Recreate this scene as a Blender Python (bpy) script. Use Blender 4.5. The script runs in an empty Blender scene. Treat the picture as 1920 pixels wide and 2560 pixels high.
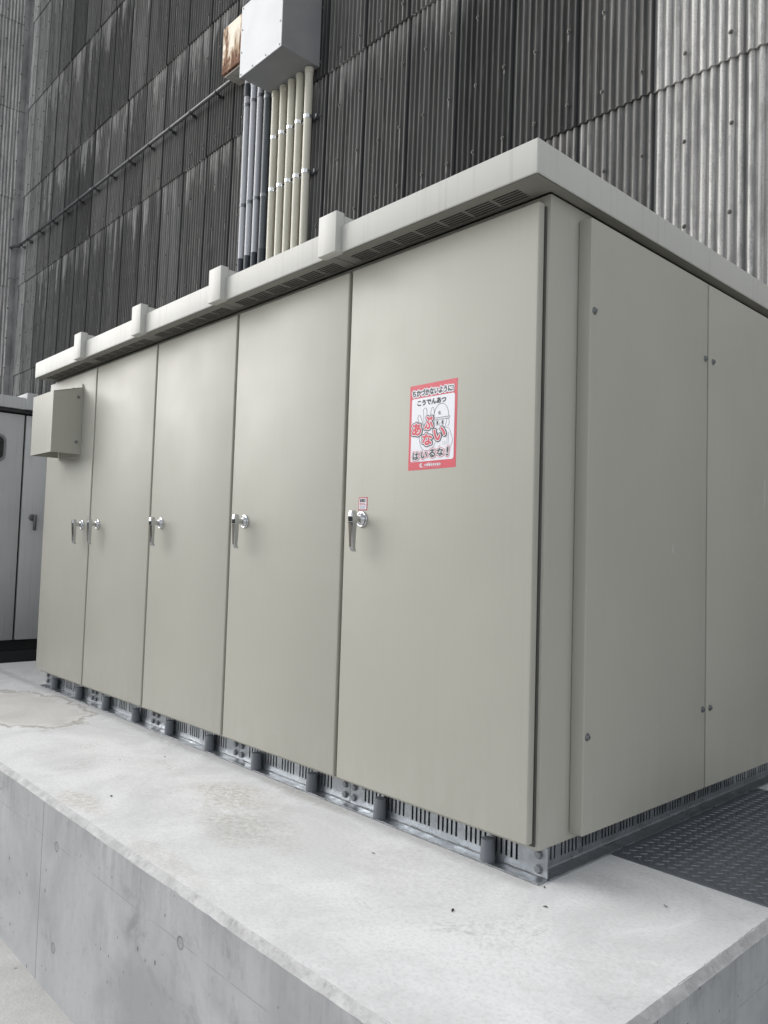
import bpy, bmesh, math, random
from mathutils import Vector, Matrix
random.seed(7)
PI = math.pi
sc = bpy.context.scene
COL = sc.collection

# ---------------------------------------------------------------- camera
CAM = (1.429196, -1.973339, 0.986330)
YAW, PITCH, ROLL, FPX = 0.822932, 0.054866, 0.030543, 1946.8461
cy_, sy_ = math.cos(YAW), math.sin(YAW)
fwd = Vector((-sy_*math.cos(PITCH), cy_*math.cos(PITCH), math.sin(PITCH)))
rgt = Vector((cy_, sy_, 0)); upv = rgt.cross(fwd)
c_, s_ = math.cos(ROLL), math.sin(ROLL)
r2 = c_*rgt + s_*upv; u2 = -s_*rgt + c_*upv
cd = bpy.data.cameras.new('camera'); cam = bpy.data.objects.new('camera', cd); COL.objects.link(cam)
cam.matrix_world = Matrix(((r2.x, u2.x, -fwd.x, CAM[0]), (r2.y, u2.y, -fwd.y, CAM[1]),
                           (r2.z, u2.z, -fwd.z, CAM[2]), (0, 0, 0, 1)))
cd.sensor_fit = 'VERTICAL'; cd.sensor_height = 24.0; cd.lens = 24.0*FPX/2560.0
cd.clip_start = 0.05; cd.clip_end = 1000
sc.camera = cam

# ---------------------------------------------------------------- light
SUN_TO = Vector((-0.76, -0.43, 0.50)).normalized()      # towards the bright part of the overcast sky
el = math.asin(SUN_TO.z); az = math.atan2(SUN_TO.x, SUN_TO.y)
w = bpy.data.worlds.new("World"); sc.world = w; w.use_nodes = True
nt = w.node_tree; nt.nodes.clear()
sky = nt.nodes.new('ShaderNodeTexSky'); sky.sky_type = 'NISHITA'; sky.sun_disc = False
sky.sun_elevation = el; sky.sun_rotation = az
sky.air_density = 1.0; sky.dust_density = 2.0; sky.ozone_density = 1.0
hs = nt.nodes.new('ShaderNodeHueSaturation'); hs.inputs['Saturation'].default_value = 0.2
bg = nt.nodes.new('ShaderNodeBackground'); bg.inputs['Strength'].default_value = 0.15
wo = nt.nodes.new('ShaderNodeOutputWorld')
nt.links.new(sky.outputs[0], hs.inputs['Color']); nt.links.new(hs.outputs[0], bg.inputs['Color'])
nt.links.new(bg.outputs[0], wo.inputs['Surface'])
sd = bpy.data.lights.new('sun', 'SUN'); sd.energy = 0.58; sd.angle = math.radians(96); sd.color = (1.0, 0.985, 0.95)
so = bpy.data.objects.new('sun', sd); COL.objects.link(so)
so.rotation_euler = (-SUN_TO).to_track_quat('-Z', 'Y').to_euler()
so.location = (-8, -6, 6)
sc.view_settings.view_transform = 'Standard'; sc.view_settings.look = 'None'
sc.view_settings.exposure = 0.82; sc.view_settings.gamma = 1.0
sc.view_settings.use_curve_mapping = False
sc.cycles.max_bounces = 8

# ---------------------------------------------------------------- node helpers
class NB:
    def __init__(s, name):
        s.m = bpy.data.materials.new(name); s.m.use_nodes = True
        s.t = s.m.node_tree; s.b = s.t.nodes['Principled BSDF']
    def n(s, ty, **kw):
        nd = s.t.nodes.new(ty)
        for k, v in kw.items(): setattr(nd, k, v)
        return nd
    def lk(s, a, b):
        s.t.links.new(a, b)
    def put(s, sock, v):
        if hasattr(v, 'is_output') or isinstance(v, bpy.types.NodeSocket): s.lk(v, sock)
        elif isinstance(v, (tuple, list)) and len(v) == 3 and sock.type == 'RGBA': sock.default_value = (*v, 1)
        else: sock.default_value = v
    def coord(s, kind='Object'):
        return s.n('ShaderNodeTexCoord').outputs[kind]
    def mapp(s, vec, scale=(1, 1, 1), loc=(0, 0, 0), rot=(0, 0, 0)):
        m = s.n('ShaderNodeMapping'); s.lk(vec, m.inputs['Vector'])
        m.inputs['Scale'].default_value = scale; m.inputs['Location'].default_value = loc
        m.inputs['Rotation'].default_value = rot
        return m.outputs[0]
    def noise(s, vec, scale=1, detail=4, rough=.55, dist=0):
        m = s.n('ShaderNodeTexNoise'); s.lk(vec, m.inputs['Vector'])
        m.inputs['Scale'].default_value = scale; m.inputs['Detail'].default_value = detail
        m.inputs['Roughness'].default_value = rough; m.inputs['Distortion'].default_value = dist
        return m.outputs['Fac']
    def voro(s, vec, scale=1, feature='F1', out='Distance', rnd=1):
        m = s.n('ShaderNodeTexVoronoi', feature=feature); s.lk(vec, m.inputs['Vector'])
        m.inputs['Scale'].default_value = scale; m.inputs['Randomness'].default_value = rnd
        return m.outputs[out]
    def math(s, op, a, b=0.0, c=None, clamp=False):
        m = s.n('ShaderNodeMath', operation=op); m.use_clamp = clamp
        s.put(m.inputs[0], a); s.put(m.inputs[1], b)
        if c is not None: s.put(m.inputs[2], c)
        return m.outputs[0]
    def ramp(s, v, lo, hi, a=0.0, b=1.0, smooth=True):
        m = s.n('ShaderNodeMapRange'); m.clamp = True
        if smooth: m.interpolation_type = 'SMOOTHSTEP'
        s.put(m.inputs['Value'], v); s.put(m.inputs['From Min'], lo); s.put(m.inputs['From Max'], hi)
        s.put(m.inputs['To Min'], a); s.put(m.inputs['To Max'], b)
        return m.outputs[0]
    def mix(s, f, a, b, mode='MIX'):
        m = s.n('ShaderNodeMix', data_type='RGBA', blend_type=mode)
        s.put(m.inputs[0], f); s.put(m.inputs[6], a); s.put(m.inputs[7], b)
        return m.outputs[2]
    def sep(s, v):
        m = s.n('ShaderNodeSeparateXYZ'); s.lk(v, m.inputs[0]); return m.outputs
    def attr(s, name):
        return s.n('ShaderNodeAttribute', attribute_name=name)
    def bump(s, h, strength=.3, dist=.01, normal=None):
        m = s.n('ShaderNodeBump'); m.inputs['Strength'].default_value = strength; m.inputs['Distance'].default_value = dist
        s.put(m.inputs['Height'], h)
        if normal is not None: s.lk(normal, m.inputs['Normal'])
        return m.outputs[0]
    def fin(s, color=None, rough=None, metal=None, normal=None, spec=None):
        for k, v in (('Base Color', color), ('Roughness', rough), ('Metallic', metal), ('Normal', normal), ('Specular IOR Level', spec)):
            if v is not None: s.put(s.b.inputs[k], v)
        return s.m

def m_paint(name, col, rough=.36, streak=0.0, dirt=.06):
    k = NB(name); P = k.coord()
    big = k.noise(P, 1.3, 3, .5)
    c = k.mix(k.ramp(big, .3, .7), tuple(x*(1-dirt) for x in col), col)
    if streak:
        st = k.noise(k.mapp(P, (55, 55, 1.2)), 1, 4, .6)
        c = k.mix(k.math('MULTIPLY', k.ramp(st, .52, .72), streak), c, tuple(x*.55 for x in col))
    x, y, z = k.sep(P)
    dust = k.math('MULTIPLY', k.ramp(k.math('ADD', z, k.math('MULTIPLY', k.noise(P, 6, 4, .6), .25)), .25, .52, 1, 0), k.ramp(k.noise(k.mapp(P, (14, 14, 5)), 1, 5, .7), .38, .66))
    c = k.mix(k.math('MULTIPLY', dust, .22), c, (.50, .49, .45))
    scf = k.math('MULTIPLY', k.ramp(k.noise(k.mapp(P, (3, 3, 40)), 1, 3, .6), .66, .72), k.ramp(k.noise(P, 2.7, 2, .5), .60, .68))
    c = k.mix(k.math('MULTIPLY', scf, .16), c, tuple(x_*.6 for x_ in col))
    sp = k.noise(P, 70, 2, .6)
    c = k.mix(k.ramp(sp, .70, .76, 0, .10), c, tuple(x*.5 for x in col))
    orange = k.noise(P, 420, 2, .5)
    wav = k.noise(P, 2.2, 2, .4)
    nb = k.bump(wav, .05, .02)
    nb = k.bump(orange, .035, .002, nb)
    r = k.ramp(k.noise(P, 4, 4, .6), .3, .7, rough-.03, rough+.05)
    return k.fin(c, r, 0.0, nb, .24)

def m_concrete_top():
    k = NB('concrete_top'); P = k.coord()
    base = k.mix(k.ramp(k.noise(P, 1.9, 7, .66, .9), .34, .62), (.65, .654, .652), (.785, .788, .787))
    fine = k.noise(P, 75, 6, .72)
    base = k.mix(k.ramp(fine, .42, .70, 0, .36), base, (.44, .442, .435))
    mott = k.math('MULTIPLY', k.ramp(k.noise(P, 2.4, 4, .6, .8), .50, .70), k.ramp(k.noise(P, 38, 5, .8), .40, .66))
    base = k.mix(k.math('MULTIPLY', mott, .42), base, (.37, .36, .335))
    x, y, z = k.sep(P)
    def blob(cx, cy, rx, ry, amt, col, bs, hard=.55):
        dx = k.math('DIVIDE', k.math('SUBTRACT', x, cx), rx); dy = k.math('DIVIDE', k.math('SUBTRACT', y, cy), ry)
        d = k.math('SQRT', k.math('ADD', k.math('MULTIPLY', dx, dx), k.math('MULTIPLY', dy, dy)))
        d = k.math('ADD', d, k.math('MULTIPLY', k.math('SUBTRACT', k.noise(P, 5, 6, .65), .5), 1.1))
        msk = k.ramp(d, hard, 1.05, amt, 0)
        return k.mix(msk, bs, col), d
    base, d1 = blob(-3.55, -.32, .62, .30, .5, (.49, .455, .40), base, .8)
    tide = k.math('MULTIPLY', k.ramp(d1, .95, 1.02, 0, 1), k.ramp(d1, 1.04, 1.14, 1, 0))
    base = k.mix(k.math('MULTIPLY', tide, .75), base, (.36, .33, .29))
    gr = k.ramp(k.noise(P, 42, 5, .8), .38, .60, .1, 1.35)
    for (cx, cy, rx, ry, amt, col) in ((-1.31, -.22, .24, .16, .55, (.46, .42, .36)), (-.98, -.38, .30, .17, .5, (.44, .425, .39)),
                                       (-1.58, -.72, .22, .08, .5, (.48, .44, .38)), (-1.15, .0, .35, .045, .5, (.46, .44, .40)),
                                       (-.88, -.74, .28, .07, .3, (.50, .47, .43)), (-2.3, .0, .5, .06, .45, (.46, .46, .46)),
                                       (.12, .22, .12, .10, .35, (.46, .46, .45)), (-.3, -.2, .35, .25, .25, (.50, .50, .49)),
                                       (-4.6, .1, .6, .25, .35, (.47, .47, .46)), (.42, -.22, .2, .16, .22, (.5, .5, .49))):
        dx = k.math('DIVIDE', k.math('SUBTRACT', x, cx), rx); dy = k.math('DIVIDE', k.math('SUBTRACT', y, cy), ry)
        d = k.math('SQRT', k.math('ADD', k.math('MULTIPLY', dx, dx), k.math('MULTIPLY', dy, dy)))
        d = k.math('ADD', d, k.math('MULTIPLY', k.math('SUBTRACT', k.noise(P, 7, 5, .65), .5), 1.3))
        base = k.mix(k.math('MULTIPLY', k.ramp(d, .35, 1.1, amt, 0), gr), base, col)
    # darker line along the base channel
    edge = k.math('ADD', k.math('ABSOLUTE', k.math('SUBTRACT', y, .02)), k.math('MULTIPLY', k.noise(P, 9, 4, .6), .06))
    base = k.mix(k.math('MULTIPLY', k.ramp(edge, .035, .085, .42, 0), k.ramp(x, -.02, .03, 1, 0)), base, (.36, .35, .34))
    crk = k.voro(k.mapp(P, (1, 1, 0)), 1.15, 'DISTANCE_TO_EDGE')
    crk = k.math('ADD', crk, k.math('MULTIPLY', k.math('SUBTRACT', k.noise(P, 8, 4, .6), .5), .10))
    crk = k.ramp(k.math('ABSOLUTE', crk), 0.0, .006, 1, 0)
    crk = k.math('MULTIPLY', crk, k.ramp(k.noise(P, 1.3, 2, .5), .54, .62))
    base = k.mix(k.math('MULTIPLY', crk, .30), base, (.30, .30, .30))
    speck = k.voro(P, 60, 'F1'); sk = k.ramp(speck, .05, .12, 1, 0)
    sk = k.math('MULTIPLY', sk, k.ramp(k.noise(P, 6, 2, .5), .58, .66))
    base = k.mix(k.math('MULTIPLY', sk, .5), base, (.30, .30, .29))
    nb = k.bump(k.noise(P, 45, 8, .75), .16, .006)
    nb = k.bump(k.noise(P, 3, 3, .5), .12, .03, nb)
    return k.fin(base, .78, 0, nb, .3)

def m_concrete_form(tint=1.0):
    k = NB('formed_concrete'); P = k.coord(); x, y, z = k.sep(P)
    a = (.325*tint, .335*tint, .346*tint); b = (.46*tint, .470*tint, .480*tint)
    base = k.mix(k.ramp(k.noise(k.mapp(P, (1.3, 1.3, 1.0)), 1.6, 5, .6, .5), .32, .68), a, b)
    runs = k.noise(k.mapp(P, (16, 16, 1.1)), 1, 5, .65)
    runs = k.math('MULTIPLY', k.ramp(runs, .48, .70), k.ramp(z, -.62, -.02, .25, 1.0))
    base = k.mix(k.math('MULTIPLY', runs, .15), base, (.19*tint, .195*tint, .20*tint))
    base = k.mix(k.ramp(k.noise(P, 26, 5, .7), .5, .72, 0, .28), base, (.23, .235, .24))
    drip = k.math('MULTIPLY', k.ramp(k.noise(k.mapp(P, (34, 34, 2.2), (4, 2, 0)), 1, 5, .7), .46, .66), k.ramp(k.math('ADD', z, k.math('MULTIPLY', k.noise(k.mapp(P, (12, 12, .1)), 1, 3, .6), .22)), -.10, .10, 0, 1))
    base = k.mix(k.math('MULTIPLY', drip, .22), base, (.17, .172, .175))
    blot = k.math('MULTIPLY', k.ramp(k.noise(P, 5.5, 6, .7, .6), .52, .68), k.ramp(k.noise(P, 1.4, 3, .6), .42, .6))
    base = k.mix(k.math('MULTIPLY', blot, .55), base, (.20, .205, .21))
    # bug holes
    v = k.n('ShaderNodeTexVoronoi', feature='F1', voronoi_dimensions='2D')
    cb = k.n('ShaderNodeCombineXYZ'); k.lk(k.math('ADD', x, y), cb.inputs[0]); k.lk(k.math('MULTIPLY', z, .62), cb.inputs[1])
    k.lk(cb.outputs[0], v.inputs['Vector']); v.inputs['Scale'].default_value = 19
    keep = k.math('GREATER_THAN', k.sep(v.outputs['Color'])[0], .66)
    rad = k.math('ADD', .02, k.math('MULTIPLY', k.math('POWER', k.sep(v.outputs['Color'])[1], 3.0), .085))
    hole = k.math('MULTIPLY', k.math('LESS_THAN', v.outputs['Distance'], rad), keep)
    base = k.mix(k.math('MULTIPLY', hole, .75), base, (.10, .10, .105))
    # form-board joint lines
    ln = k.math('ABSOLUTE', k.math('ADD', k.math('SUBTRACT', z, -.145), k.math('MULTIPLY', k.math('SUBTRACT', k.noise(P, 3, 2, .5), .5), .006)))
    ln = k.math('MULTIPLY', k.ramp(ln, .0008, .003, 1, 0), k.ramp(k.noise(P, 9, 3, .6), .35, .55))
    jx = k.math('ABSOLUTE', k.math('ADD', k.math('SUBTRACT', x, -1.731), k.math('MULTIPLY', k.math('SUBTRACT', k.noise(P, 30, 3, .6), .5), .006)))
    jt = k.ramp(jx, .0015, .004, 1, 0)
    base = k.mix(k.math('MULTIPLY', ln, .6), base, (.26, .265, .27))
    base = k.mix(k.math('MULTIPLY', jt, .8), base, (.12, .12, .125))
    base = k.mix(k.math('MULTIPLY', k.ramp(x, -1.9, -1.74, 0, .25), k.math('LESS_THAN', x, -1.731)), base, (.34, .345, .35))
    # tie-rod cone plugs
    plug_all = None
    for (px, pz) in ((-1.584, -.15), (-.632, -.145), (-1.567, -.514), (-.62, -.514), (.318, -.15), (-2.53, -.15), (-2.53, -.514)):
        d = k.math('SQRT', k.math('ADD', k.math('POWER', k.math('SUBTRACT', x, px), 2), k.math('POWER', k.math('SUBTRACT', z, pz), 2)))
        ring = k.math('MULTIPLY', k.ramp(d, .012, .0165, 0, 1), k.ramp(d, .0165, .022, 1, 0))
        ins = k.ramp(d, .015, .018, 1, 0)
        base = k.mix(k.math('MULTIPLY', ins, .55), base, (.27, .275, .28))
        base = k.mix(k.math('MULTIPLY', ring, .75), base, (.15, .15, .155))
        plug_all = ins if plug_all is None else k.math('MAXIMUM', plug_all, ins)
    h = k.math('SUBTRACT', k.math('MULTIPLY', k.noise(P, 60, 6, .7), .3), k.math('ADD', k.math('MULTIPLY', hole, 1.0), k.math('MULTIPLY', plug_all, .8)))
    nb = k.bump(h, .35, .004)
    nb = k.bump(k.noise(P, 4, 3, .5), .1, .02, nb)
    return k.fin(base, .72, 0, nb, .35)

def m_chamfer():
    k = NB('rough_concrete_edge'); P = k.coord()
    base = k.mix(k.ramp(k.noise(P, 14, 6, .7), .35, .65), (.44, .44, .437), (.60, .60, .595))
    base = k.mix(k.ramp(k.noise(k.mapp(P, (1, 1, 1)), 60, 5, .8), .55, .68, 0, .5), base, (.30, .295, .285))
    nb = k.bump(k.noise(P, 70, 8, .8), .5, .008)
    return k.fin(base, .85, 0, nb, .3)

def m_ground():
    k = NB('ground_concrete'); P = k.coord()
    base = k.mix(k.ramp(k.noise(P, 2.5, 6, .65), .3, .7), (.46, .455, .44), (.60, .595, .58))
    base = k.mix(k.ramp(k.noise(P, 120, 5, .8), .5, .66, 0, .5), base, (.30, .30, .29))
    v = k.voro(P, 17, 'F1'); sp = k.math('MULTIPLY', k.ramp(v, .13, .2, 1, 0), k.ramp(k.noise(P, 11, 2, .5), .54, .6))
    base = k.mix(k.math('MULTIPLY', sp, .8), base, (.17, .165, .16))
    nb = k.bump(k.noise(P, 50, 8, .75), .5, .012)
    return k.fin(base, .9, 0, nb, .2)

def m_wall():
    k = NB('weathered_slate_cladding')
    uv = k.n('ShaderNodeUVMap', uv_map='UVMap').outputs[0]; u, v, _ = k.sep(uv)
    light = k.attr('light').outputs['Fac']; tone = k.attr('tone').outputs['Fac']; ridge = k.attr('ridge').outputs['Fac']
    q = k.attr('side').outputs['Fac']
    st = k.noise(k.mapp(uv, (22, .45, 1)), 1, 4, .6)
    st2 = k.noise(k.mapp(uv, (4.5, .25, 1), (3, 1, 0)), 1, 4, .6)
    st3 = k.noise(k.mapp(uv, (65, 2.0, 1), (9, 4, 0)), 1, 5, .65)
    mot = k.noise(uv, 30, 6, .75)
    dk = k.mix(k.ramp(st, .34, .70), (.0225, .0224, .0226), (.056, .0555, .055))
    dk = k.mix(k.ramp(st2, .46, .74, 0, .7), dk, (.078, .079, .080))
    dk = k.mix(k.math('MULTIPLY', k.ramp(st3, .50, .66, 0, .6), k.ramp(ridge, .2, .8)), dk, (.135, .135, .134))
    dk = k.mix(k.ramp(ridge, .80, .99, 0, .30), dk, (.16, .16, .158))
    dk = k.mix(k.math('MULTIPLY', k.ramp(mot, .58, .70, 0, .5), k.ramp(k.noise(k.mapp(uv, (1.6, .5, 1), (2, 8, 0)), 1, 3, .6), .55, .7)), dk, (.21, .205, .195))
    dk = k.mix(1.0, dk, k.mix(tone, (.80, .80, .80), (1.9, 1.87, 1.83)), 'MULTIPLY')
    lt = k.mix(k.ramp(st, .34, .62), (.32, .318, .308), (.60, .595, .575))
    lt = k.mix(k.ramp(st2, .48, .7, 0, .5), lt, (.36, .358, .35))
    lt = k.mix(k.math('MULTIPLY', k.ramp(ridge, .1, .66, .85, 0), k.ramp(st3, .35, .6, .55, 1)), lt, (.15, .15, .15))
    blo = k.noise(k.mapp(uv, (15, 3.2, 1), (1, 6, 0)), 1, 6, .72)
    lt = k.mix(k.ramp(blo, .48, .62, 0, .5), lt, (.20, .198, .192))
    gra = k.noise(k.mapp(uv, (1, .6, 1), (7, 3, 0)), 95, 5, .8)
    lt = k.mix(k.ramp(gra, .50, .64, 0, .45), lt, (.19, .188, .184))
    lt = k.mix(k.ramp(st3, .57, .68, 0, .45), lt, (.14, .14, .14))
    lt = k.mix(k.ramp(mot, .52, .70, 0, .3), lt, (.25, .25, .245))
    lt = k.mix(tone, lt, k.mix(1.0, lt, (1.12, 1.12, 1.12), 'MULTIPLY'))
    # clean band just below each lap (sheltered part of the sheet below)
    t = k.math('FRACT', k.math('DIVIDE', k.math('SUBTRACT', v, 2.55-18.9), 1.89))
    d = k.math('MULTIPLY', k.math('SUBTRACT', 1.0, t), 1.89)
    ln = k.ramp(k.noise(k.mapp(uv, (5.5, .53, 1), (5, 7, 0)), 1, 4, .65), .38, .66, -.22, .85)
    ln = k.math('MULTIPLY', ln, k.attr('clean').outputs['Fac'])
    ln = k.math('ADD', ln, k.math('MULTIPLY', k.math('SUBTRACT', st, .5), 1.5))
    cln = k.ramp(k.math('SUBTRACT', ln, d), -.45, .45, 0, 1)
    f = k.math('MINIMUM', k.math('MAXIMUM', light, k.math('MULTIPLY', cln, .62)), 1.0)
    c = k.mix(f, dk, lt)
    # grime along the side laps; also paints the shade under each lap lip
    sd_ = k.math('MINIMUM', q, k.math('SUBTRACT', 1.0, q))
    c = k.mix(k.math('MULTIPLY', k.ramp(sd_, .004, .032, .8, 0), k.ramp(light, .3, .9, 1.0, .45)), c, (.022, .023, .025))
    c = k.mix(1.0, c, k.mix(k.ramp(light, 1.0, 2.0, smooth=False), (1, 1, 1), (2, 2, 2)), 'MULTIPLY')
    # lime streak below each bolt
    bu = k.math('FRACT', k.math('ADD', k.math('DIVIDE', k.math('ADD', u, .785), .3275), 100.5))
    du = k.math('MULTIPLY', k.math('ABSOLUTE', k.math('SUBTRACT', bu, .5)), .3275)
    bv = k.math('FRACT', k.math('ADD', k.math('DIVIDE', k.math('SUBTRACT', v, 3.358), .63), 100.0))
    dv = k.math('MULTIPLY', k.math('SUBTRACT', 1.0, bv), .63)
    cell = k.n('ShaderNodeTexWhiteNoise', noise_dimensions='2D')
    cb = k.n('ShaderNodeCombineXYZ')
    k.lk(k.math('FLOOR', k.math('ADD', k.math('DIVIDE', k.math('ADD', u, .785), .3275), 100.5)), cb.inputs[0])
    k.lk(k.math('FLOOR', k.math('ADD', k.math('DIVIDE', k.math('SUBTRACT', v, 3.358), .63), 100.0)), cb.inputs[1])
    k.lk(cb.outputs[0], cell.inputs['Vector'])
    ln2 = k.math('MULTIPLY', k.math('POWER', cell.outputs['Value'], 3.0), .36)
    bs = k.math('MULTIPLY', k.ramp(du, .004, .011, 1, 0), k.math('MULTIPLY', k.ramp(dv, .012, .03, 0, 1), k.ramp(k.math('DIVIDE', dv, k.math('ADD', ln2, .02)), .6, 1.0, 1, 0)))
    c = k.mix(k.math('MULTIPLY', bs, .38), c, (.40, .395, .38))
    nb = k.bump(k.noise(k.mapp(uv, (1, .5, 1)), 90, 6, .7), .25, .004)
    return k.fin(c, .82, 0, nb, .25)

def m_galv(name='galvanised_steel', col=(.50, .53, .56), rough=.33, metal=.9):
    k = NB(name); P = k.coord()
    sp = k.voro(P, 55, 'F1', 'Color')
    v = k.sep(sp)[0]
    c = k.mix(k.ramp(v, 0, 1, 0, .5), tuple(x*.75 for x in col), col)
    c = k.mix(k.ramp(k.noise(P, 9, 5, .7), .42, .68, 0, .5), c, tuple(x*.5 for x in col))
    r = k.ramp(k.noise(P, 16, 5, .7), .3, .7, rough-.10, rough+.18)
    return k.fin(c, r, metal, k.bump(k.noise(P, 60, 3, .5), .05, .003))

def m_plain(name, col, rough=.5, metal=0.0, var=.12, scale=8, bump=0.0):
    k = NB(name); P = k.coord()
    c = k.mix(k.ramp(k.noise(P, scale, 5, .65), .3, .7), tuple(x*(1-var) for x in col), tuple(min(1, x*(1+var*.5)) for x in col))
    r = k.ramp(k.noise(P, scale*2, 4, .6), .3, .7, max(.02, rough-.05), rough+.06)
    return k.fin(c, r, metal, k.bump(k.noise(P, 120, 4, .6), bump, .002) if bump else None)

def m_pipe(name, col, grime):
    k = NB(name); P = k.coord()
    c = k.mix(k.ramp(k.noise(k.mapp(P, (9, 9, .5)), 1, 4, .6), .35, .7, 0, .55), col, tuple(x*g for x, g in zip(col, (.8, .78, .74))))
    c = k.mix(k.ramp(k.noise(k.mapp(P, (30, 30, 2.5)), 1, 5, .7), .52, .72, 0, grime), c, tuple(x*.5 for x in col))
    return k.fin(c, .42, 0, k.bump(k.noise(P, 40, 3, .5), .03, .003), .45)

def m_rust():
    k = NB('rusted_white_paint'); P = k.coord()
    n1 = k.noise(k.mapp(P, (6, 6, 2.2)), 1, 7, .68, .6); x, y, z = k.sep(P)
    low = k.ramp(z, 6.99, 7.60, .16, -.06)
    n1 = k.math('ADD', n1, low)
    rst = k.mix(k.ramp(k.noise(P, 22, 6, .75), .35, .65), (.075, .030, .017), (.22, .105, .055))
    c = k.mix(k.ramp(n1, .43, .58), (.68, .62, .50), k.mix(k.ramp(n1, .53, .64), (.46, .34, .23), rst))
    return k.fin(c, k.ramp(n1, .45, .6, .5, .9), 0, k.bump(n1, .3, .006))

PAINT = m_paint('beige_cabinet_paint', (.415, .409, .360), .42, .06)
SOFF = m_paint('dark_soffit_paint', (.27, .265, .235), .5, .2, .2)  # soffit paint, darker than the doors and roof
ROOFP = m_paint('beige_roof_paint', (.525, .525, .492), .42, .22)
OLDP = m_paint('old_grey_cabinet_paint', (.56, .57, .575), .5, .35, .18)
CTOP = m_concrete_top(); CFORM = m_concrete_form(); CHAM = m_chamfer(); GRD = m_ground(); WALLM = m_wall()
GALV = m_galv(); GALVB = m_galv('bolt_steel', (.36, .38, .40), .5, .7)
RUB = m_plain('grey_rubber', (.15, .165, .185), .55, 0, .08, 30, .1)
CHROME = m_plain('chrome', (.56, .57, .58), .08, 1.0, .03)
DARKIN = m_plain('dark_interior', (.035, .036, .036), .8)
GRIP = m_plain('brown_grip_insert', (.11, .092, .07), .4)
PLATEM = m_plain('painted_chequer_plate', (.135, .15, .17), .36, .25, .18, 5, .05)
PCREAM = m_pipe('cream_pvc', (.58, .565, .485), .25)
PGREY = m_pipe('grey_pvc', (.49, .51, .55), .18)
PDARK = m_pipe('dark_grey_pvc', (.085, .10, .115), .5)
PSLEEVE = m_plain('charcoal_coupling', (.035, .045, .055), .5)
CLAMP = m_plain('clamp_steel', (.72, .73, .74), .22, 1.0, .05)
CLAMPD = m_plain('dull_clamp', (.20, .21, .22), .45, .8, .1)
WHITEB = m_plain('white_box_paint', (.60, .612, .632), .42, 0, .04, 3)
RUST = m_rust()
WHITEB.node_tree.nodes['Principled BSDF'].inputs['Specular IOR Level'].default_value = .15
TRIM = m_plain('corner_trim_cement', (.31, .31, .308), .8, 0, .3, 2.2)
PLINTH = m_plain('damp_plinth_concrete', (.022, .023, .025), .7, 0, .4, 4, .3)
BLACKGAP = m_plain('black_steel_and_shade', (.02, .021, .023), .6)  # also colours the black sheets that stand for shade behind slots
GLASS = m_plain('dark_window_glass', (.012, .014, .017), .08)
GASKET = m_plain('window_gasket', (.22, .225, .23), .6)
BOLTM = m_plain('zinc_bolt', (.115, .112, .106), .5, .5, .3, 40)
RED = m_plain('sticker_red', (.56, .058, .085), .45, 0, .04)
DRED = m_plain('sticker_dark_red', (.45, .05, .08), .45, 0, .04)
SWHITE = m_plain('sticker_white', (.70, .71, .76), .4, 0, .02)
SBLACK = m_plain('sticker_ink', (.022, .026, .034), .45, 0, .05)
SBLUE = m_plain('sticker_blue_ink', (.14, .19, .33), .45, 0, .05)
LEAF = m_plain('dry_leaf', (.075, .06, .045), .8, 0, .3, 60)

# ---------------------------------------------------------------- mesh helpers
def finish(name, bm, mats, parent=None, angle=32, smooth=True):
    me = bpy.data.meshes.new(name)
    bmesh.ops.recalc_face_normals(bm, faces=bm.faces)
    bm.to_mesh(me); bm.free()
    if not isinstance(mats, (list, tuple)): mats = [mats]
    for m in mats: me.materials.append(m)
    if smooth:
        me.polygons.foreach_set('use_smooth', [True]*len(me.polygons))
        me.set_sharp_from_angle(angle=math.radians(angle))
    o = bpy.data.objects.new(name, me); COL.objects.link(o)
    if parent is not None: o.parent = parent
    return o
def tag(o, label=None, cat=None, group=None, kind=None):
    for k, v in (('label', label), ('category', cat), ('group', group), ('kind', kind)):
        if v: o[k] = v
    return o
def thing(name, label, cat, group=None, loc=(0, 0, 0)):
    o = bpy.data.objects.new(name, None); COL.objects.link(o); o.empty_display_size = .1
    o.location = loc
    return tag(o, label, cat, group)
def copy_tree(o, parent=None):
    c = o.copy(); COL.objects.link(c)
    if parent is not None: c.parent = parent
    for ch in [q for q in bpy.data.objects if q.parent == o]:
        if ch.name != c.name: copy_tree(ch, c)
    return c
def BM(): return bmesh.new()
def box(bm, x0, x1, y0, y1, z0, z1, bev=0.0, seg=2, mi=0, mat=None):
    vs = [bm.verts.new(p) for p in ((x0, y0, z0), (x1, y0, z0), (x1, y1, z0), (x0, y1, z0), (x0, y0, z1), (x1, y0, z1), (x1, y1, z1), (x0, y1, z1))]
    fs = [bm.faces.new([vs[i] for i in f]) for f in ((3, 2, 1, 0), (4, 5, 6, 7), (0, 1, 5, 4), (1, 2, 6, 5), (2, 3, 7, 6), (3, 0, 4, 7))]
    for f in fs: f.material_index = mi
    if bev:
        es = list({e for f in fs for e in f.edges})
        r = bmesh.ops.bevel(bm, geom=es, offset=bev, segments=seg, affect='EDGES', profile=.5, clamp_overlap=True)
        for f in r['faces']: f.material_index = mi
        vs = list({v for f in r['faces'] for v in f.verts} | {v for v in vs if v.is_valid})
    if mat is not None: bmesh.ops.transform(bm, matrix=mat, verts=[v for v in vs if v.is_valid])
    return vs
def ring(bm, c, a, b, r, n, ph=0.0):
    return [bm.verts.new(c + a*(r*math.cos(ph+2*PI*i/n)) + b*(r*math.sin(ph+2*PI*i/n))) for i in range(n)]
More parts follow.
